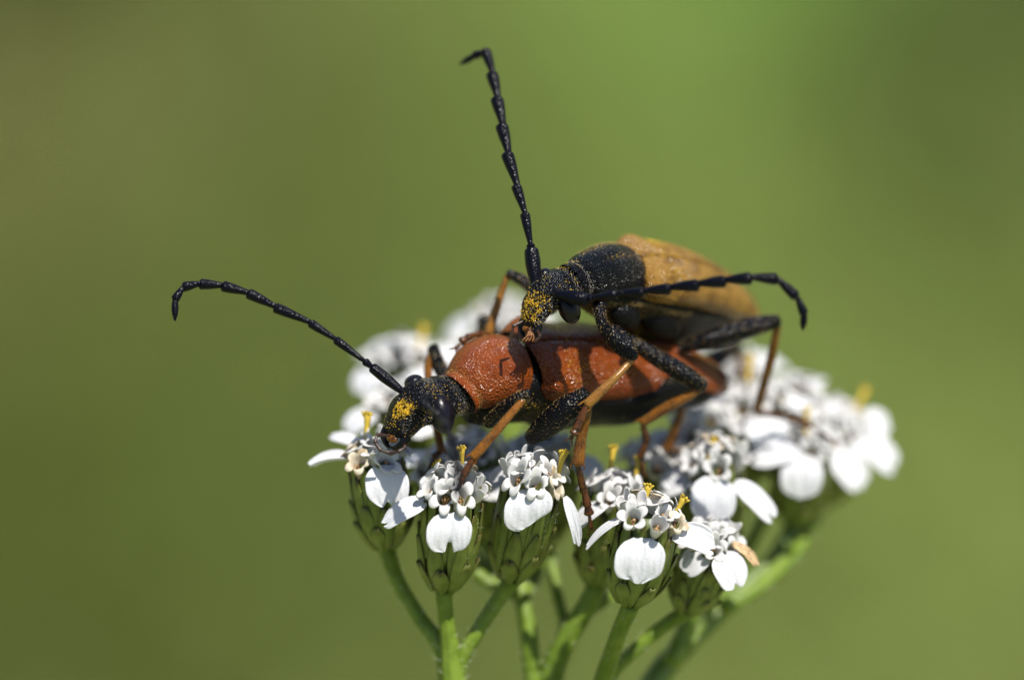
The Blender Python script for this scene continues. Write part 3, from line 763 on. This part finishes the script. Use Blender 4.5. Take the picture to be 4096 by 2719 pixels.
antenna(FX, [(1612, 1568, -.9), (1490, 1470, -.6), (1462, 1447, -.5), (1345, 1360, -.3), (1245, 1292, -.2), (1105, 1229, 0), (998, 1173, 0), (896, 1143, 0), (805, 1134, -.2), (737, 1145, -.4), (700, 1194, -.6), (700, 1283, -.8)],
        [.36, .27, .30, .31, .37, .38, .38, .37, .34, .30, .27], serr=.25, serr_dir=C(-.3, -1, 0), label='black antenna stretched out sideways with a hooked tip')
antenna(FX, [(1695, 1622, -1.5), (1692, 1618, -2.8), (1712, 1632, -3.2), (1752, 1662, -4.4), (1788, 1712, -5.6), (1812, 1770, -6.8), (1826, 1830, -7.8), (1832, 1890, -8.8), (1832, 1945, -9.6), (1826, 1990, -10.4)],
        [.36, .27, .30, .31, .36, .37, .37, .36, .33, .28], label='black antenna reaching forward and down from the face')
leg(FX, [(1955, 1690, .1, .26), (2030, 1630, -.7, .33), (2080, 1595, -1.0, .30), (2116, 1572, -1.1, .20)], [(2112, 1576, -1.1, .11), (2060, 1636, -1.3, .15), (1970, 1742, -1.5, .18), (1895, 1826, -1.6, .20)],
    [(1893, 1830, -1.6), (1856, 1898, -1.6), (1828, 1945, -1.6), (1815, 1965, -1.6), (1800, 2000, -1.5)], label='front leg with orange brown shin hooked onto a flower')
leg(FX, [(1830, 1600, 2.2, .24), (1760, 1470, 2.9, .30), (1732, 1390, 3.0, .24)], [(1728, 1400, 3.0, .13), (1712, 1490, 2.9, .17), (1735, 1650, 2.6, .17), (1765, 1800, 2.2, .18)], [(1763, 1805, 2.2), (1738, 1825, 2.0), (1715, 1880, 1.8)], tm='brown_leg')
leg(FX, [(2125, 1748, .4, .32), (2190, 1700, -.3, .50), (2270, 1635, -.8, .54), (2340, 1575, -1.1, .30)], [(2340, 1582, -1.1, .13), (2348, 1650, -1.1, .17), (2325, 1750, -.8, .21), (2312, 1850, -.6, .26)],
    [(2310, 1858, -.5), (2336, 1965, -.1), (2350, 2020, 0), (2356, 2050, .1), (2364, 2110, .2)], label='middle leg with thick black thigh and brown shin')
leg(FX, [(2040, 1440, 4.6, .26), (1975, 1340, 5.2, .34), (1926, 1275, 5.4, .24)], [(1922, 1285, 5.4, .13), (1915, 1400, 5.9, .17), (1905, 1560, 6.4, .18)], [(1905, 1560, 6.4), (1890, 1640, 6.4), (1885, 1700, 6.2)])
leg(FX, [(2420, 1640, 3.0, .34), (2580, 1640, 3.6, .44), (2740, 1600, 4.6, .28)], [(2738, 1605, 4.6, .14), (2705, 1700, 4.9, .19), (2668, 1795, 5.2, .22)], [(2668, 1795, 5.2), (2710, 1800, 5.2), (2760, 1805, 5.4)])
leg(FX, [(2700, 1520, 7.5, .3), (2850, 1440, 8.8, .4), (2952, 1385, 9.4, .26)], [(2950, 1395, 9.4, .14), (2965, 1480, 9.8, .17), (2985, 1570, 10, .18)], [(2985, 1570, 10), (3010, 1600, 10), (3040, 1610, 10)])

# ================= the tan male on her back
MX = thing('beetle', 'tan winged beetle with black head and thorax riding on the back of the red beetle', 'beetle', P(2550, 1400, 2))
M_D = None; M_L = C(.5, -.74, -.45)
m_ely = Loft([(3018, 1268, 7.0, .22, .18, .2), (2992, 1245, 6.7, .58, .42, .4), (2935, 1206, 6.1, .94, .66, .5), (2860, 1164, 5.3, 1.22, .84, .55), (2770, 1126, 4.4, 1.42, .94, .6),
              (2690, 1102, 3.6, 1.52, .98, .6), (2610, 1088, 2.8, 1.56, .96, .6), (2546, 1084, 2.3, 1.46, .86, .55), (2512, 1086, 2.0, 1.26, .70, .5)], None, 60, lateral=M_L)
elytron(m_ely, 1, MX, 'tan'); elytron(m_ely, -1, MX, 'tan')
m_body = Loft([(2998, 1268, 6.9, .12, .1, .12), (2920, 1240, 6.2, .66, .35, 1.5), (2820, 1200, 5.2, 1.05, .4, 2.5), (2720, 1172, 4.2, 1.30, .5, 3.0), (2620, 1155, 3.2, 1.36, .6, 3.0),
               (2530, 1140, 2.4, 1.20, .6, 2.2), (2440, 1148, 1.7, 1.05, .6, 1.6), (2370, 1152, 1.1, .85, .5, 1.05), (2310, 1148, .6, .62, .4, .6)], None, 56, lateral=M_L)
obj('body', join(m_body.closed(40, lambda u, a: 1 + .02 * np.abs(np.sin(u * 22)) * (u < .55)),
    *[ellipsoid(P(x_, y_, d_), np.stack([unit(C(.8, -.35, .5)) * ra, unit(C(.3, .9, -.1)) * rb, unit(C(.4, -.3, -.85)) * rc])) for x_, y_, d_, ra, rb, rc in
      ((2400, 1235, .45, .30, .45, .3), (2500, 1262, 1.55, .75, .55, .42), (2640, 1290, 2.85, 1.0, .6, .40))]), M['black_body'], MX)
m_pro = Loft([(2528, 1092, 2.15, 1.04, .78, .6), (2502, 1088, 1.95, 1.16, .90, .65), (2448, 1088, 1.4, 1.20, .98, .7), (2392, 1099, .85, 1.12, .92, .7), (2338, 1112, .35, .96, .76, .65), (2302, 1124, .05, .80, .60, .55), (2288, 1130, -.05, .74, .54, .5)], None, 44, lateral=M_L)
obj('pronotum', cap_shell(m_pro, -40, 220, pro_k), M['black'], MX)
m_hd = Loft([(2370, 1112, .5, .62, .48, .55), (2330, 1120, .2, .72, .54, .62), (2290, 1128, -.05, .74, .54, .66), (2252, 1140, -.3, .82, .56, .72), (2216, 1154, -.6, .86, .58, .76), (2182, 1176, -.85, .80, .58, .72),
              (2154, 1214, -1.0, .68, .50, .62), (2134, 1258, -1.1, .58, .38, .48), (2122, 1290, -1.1, .50, .28, .36), (2116, 1308, -1.1, .38, .18, .24)], None, 60, lateral=C(.52, -.62, -.58))
m_head = obj('head', m_hd.closed(44, head_k, 72), M['black'], MX)
eye(m_head, 2276, 1232, -1.0, .66, .44, .52, 110); eye(m_head, 2176, 1098, -.3, .34, .26, .4, 20)
mouthparts(m_head, m_hd.c[-1], m_hd.t[-3], m_hd.d[-3], m_hd.l[-3], .95)
for pts in ([(2090, 1285, -1.4), (2052, 1305, -1.5), (2046, 1345, -1.5), (2044, 1385, -1.5)], [(2150, 1320, -1.5), (2160, 1345, -1.7), (2140, 1365, -1.7)]):
    obj('palp', join(*[tube([a, (a + b) / 2, b], [.045, .06, .075], 8, 8) for a, b in zip(PP(pts)[:-1], PP(pts)[1:])]), M['dark_leg'], m_head)
obj('maxilla', join(*[tube(PP([(2118, 1322, -1.35), (2108 + 9 * k, 1345, -1.5), (2088 + 14 * k, 1362 + 3 * (k % 2), -1.6)]), [.06, .045, .03], 8, 6) for k in range(4)]), M['mouth'], m_head)
antenna(MX, [(2142, 1140, -.95), (2126, 1002, -.6), (2123, 983, -.55), (2100, 858, -.3), (2069, 747, 0), (2034, 619, .4), (2012, 507, .9), (1992, 399, 1.4), (1973, 300, 2), (1946, 206, 2.6), (1903, 222, 3.0), (1838, 258, 3.6)],
        [.50, .30, .34, .36, .44, .45, .45, .43, .38, .30, .26], serr=.35, serr_dir=C(-1, -.2, 0), label='long black saw-toothed antenna pointing straight up')
antenna(MX, [(2232, 1178, -1.6), (2345, 1198, -2.0), (2365, 1192, -2.1), (2462, 1178, -2.6), (2570, 1166, -3.0), (2673, 1152, -3.3), (2786, 1137, -3.6), (2893, 1122, -3.8), (2997, 1110, -4.0), (3102, 1112, -4.0), (3184, 1180, -4.0), (3218, 1250, -3.9), (3211, 1320, -3.8)],
        [.46, .30, .34, .36, .40, .42, .42, .42, .40, .36, .31, .27], serr=.35, serr_dir=C(.1, -1, 0), label='long black antenna swept back along the tan wing case')
leg(MX, [(2395, 1235, .2, .26), (2412, 1300, -.2, .24), (2465, 1350, -.6, .46), (2505, 1395, -.8, .42), (2535, 1428, -1.0, .22)], [(2531, 1436, -1.0, .10), (2470, 1500, -1.3, .14), (2400, 1568, -1.5, .18), (2350, 1616, -1.6, .20)],
    [(2347, 1622, -1.6), (2322, 1678, -1.6), (2305, 1715, -1.6), (2298, 1730, -1.6), (2285, 1752, -1.5)], tm='gold_leg', label='front leg with golden shin bent over the red wing case')
leg(MX, [(2210, 1240, 1.6, .22), (2110, 1135, 2.3, .26), (2036, 1096, 2.5, .20)], [(2030, 1102, 2.5, .11), (1998, 1190, 2.5, .15), (1955, 1330, 2.3, .19)], [(1955, 1335, 2.3), (1905, 1338, 1.9), (1870, 1350, 1.6), (1850, 1365, 1.5), (1825, 1392, 1.3)], tm='gold_leg')
leg(MX, [(2520, 1360, 1.5, .24), (2620, 1425, 1.5, .36), (2730, 1490, 1.6, .38), (2812, 1542, 1.8, .28)], [(2806, 1552, 1.8, .14), (2740, 1590, 1.9, .20), (2650, 1640, 2.1, .22), (2570, 1690, 2.3, .18)],
    [(2572, 1696, 2.3), (2588, 1760, 2.5), (2562, 1826, 2.7), (2578, 1895, 2.8)], label='middle leg with dusty grey thigh and orange brown shin')
leg(MX, [(2730, 1390, 3.8, .24), (2860, 1352, 3.6, .42), (3000, 1308, 3.5, .44), (3108, 1284, 3.5, .28)], [(3112, 1292, 3.5, .14), (3082, 1440, 4.4, .18), (3026, 1640, 5.8, .17)], [(3028, 1645, 5.8), (3130, 1662, 6.6), (3235, 1700, 6.9), (3335, 1765, 7.2)],
    label='hind leg raised in an angular knee with a long brown shin')

# ---- fine hair and pollen dust
def dust(parent, L, regions, mname, Lr, w, back=.75, up=.5, name='hair'):
    ps, ds = [], []
    for k, u0, u1, a0, a1 in regions:
        p, N, t = L.sample(k, u0, u1, a0, a1)
        ps.append(p); ds.append(N * up - t * back + rng.normal(size=p.shape) * .15)
    p, d = np.vstack(ps), np.vstack(ds)
    h = obj(name, hairs(p, d, rng.uniform(Lr[0], Lr[1], len(p)), w), M[mname], parent); h['kind'] = 'stuff'
dust(FX, f_body, [(800, .5, 1, -90, 0)], 'hair_grey', (.10, .24), .007)
dust(f_head, f_neck, [(420, .1, .6, -60, 30), (160, .5, .95, -60, 200)], 'hair_grey', (.10, .24), .006, back=-.2, up=.8)
dust(f_head, f_neck, [(800, .22, .62, -30, 190), (160, .62, .95, -40, 60)], 'setae', (.025, .05), .0055, up=.3)
dust(FX, f_pro, [(2600, .03, .97, -30, 210)], 'setae_gold', (.03, .06), .0075, up=.3)
dust(FX, f_ely, [(2400, .15, .98, -15, 195)], 'setae_gold', (.03, .07), .0085, up=.3)
dust(MX, m_body, [(900, .1, 1, -100, 10)], 'hair_grey', (.12, .26), .007)
dust(MX, m_body, [(900, .45, 1, -80, 20)], 'hair', (.14, .32), .008)
dust(m_head, m_hd, [(420, .05, .6, -60, 30), (160, .5, .95, -60, 200)], 'hair_grey', (.10, .22), .006, back=-.2, up=.8)
dust(m_head, m_hd, [(700, .18, .66, -30, 190), (160, .66, .95, -40, 60)], 'setae', (.025, .05), .0055, up=.3)
dust(MX, m_pro, [(2600, .02, .98, -35, 215)], 'setae', (.035, .07), .0075, up=.3)
dust(MX, m_pro, [(1300, .02, .80, -35, 215)], 'setae_gold', (.06, .14), .008, up=.6)
dust(MX, m_pro, [(500, .05, .8, 125, 215)], 'setae_gold', (.12, .24), .009, up=.9)
dust(FX, f_pro, [(400, .05, .8, 135, 210)], 'setae_gold', (.10, .2), .008, up=.9)
dust(MX, m_ely, [(2400, .1, .98, -15, 195)], 'setae_gold', (.04, .09), .0085, up=.3)

def pollen(parent, specs):
    ps = []
    for L, k, u0, u1, a0, a1 in specs:
        nc = max(3, k // 9)                                     # grains gather in small clumps
        cu, ca = rng.uniform(u0, u1, nc), rng.uniform(a0, a1, nc)
        w = rng.integers(0, nc, k); sp = rng.choice([.04, .16], k); u = np.clip(cu[w] + rng.normal(size=k) * (u1 - u0) * sp, 0, 1); a = ca[w] + rng.normal(size=k) * (a1 - a0) * sp
        p = L.at(u, a); N = p - L.at(u, a, 0.0); N /= np.linalg.norm(N, axis=1)[:, None] + 1e-9
        ps.append(p + N * rng.uniform(.01, .04, k)[:, None])
    p = np.vstack(ps)
    o = obj('pollen', grains(p, rng.uniform(.012, .024, len(p))), M['pollen'], parent, smooth=True); o['kind'] = 'stuff'
pollen(FX, [(f_neck, 420, .72, .86, 66, 108), (f_neck, 160, .35, .95, -50, 130), (f_pro, 120, 0, 1, -30, 200), (f_ely, 420, .3, 1, -20, 90), (f_body, 260, .5, 1, -90, 0)])
pollen(MX, [(m_hd, 340, .68, .92, 40, 120), (m_hd, 220, .2, .95, -50, 150), (m_pro, 260, 0, 1, -40, 200), (m_ely, 500, .3, 1, -20, 140), (m_ely, 500, .72, .98, 20, 150), (m_pro, 200, 0, .6, 100, 160), (m_body, 160, .3, 1, -90, 0)])
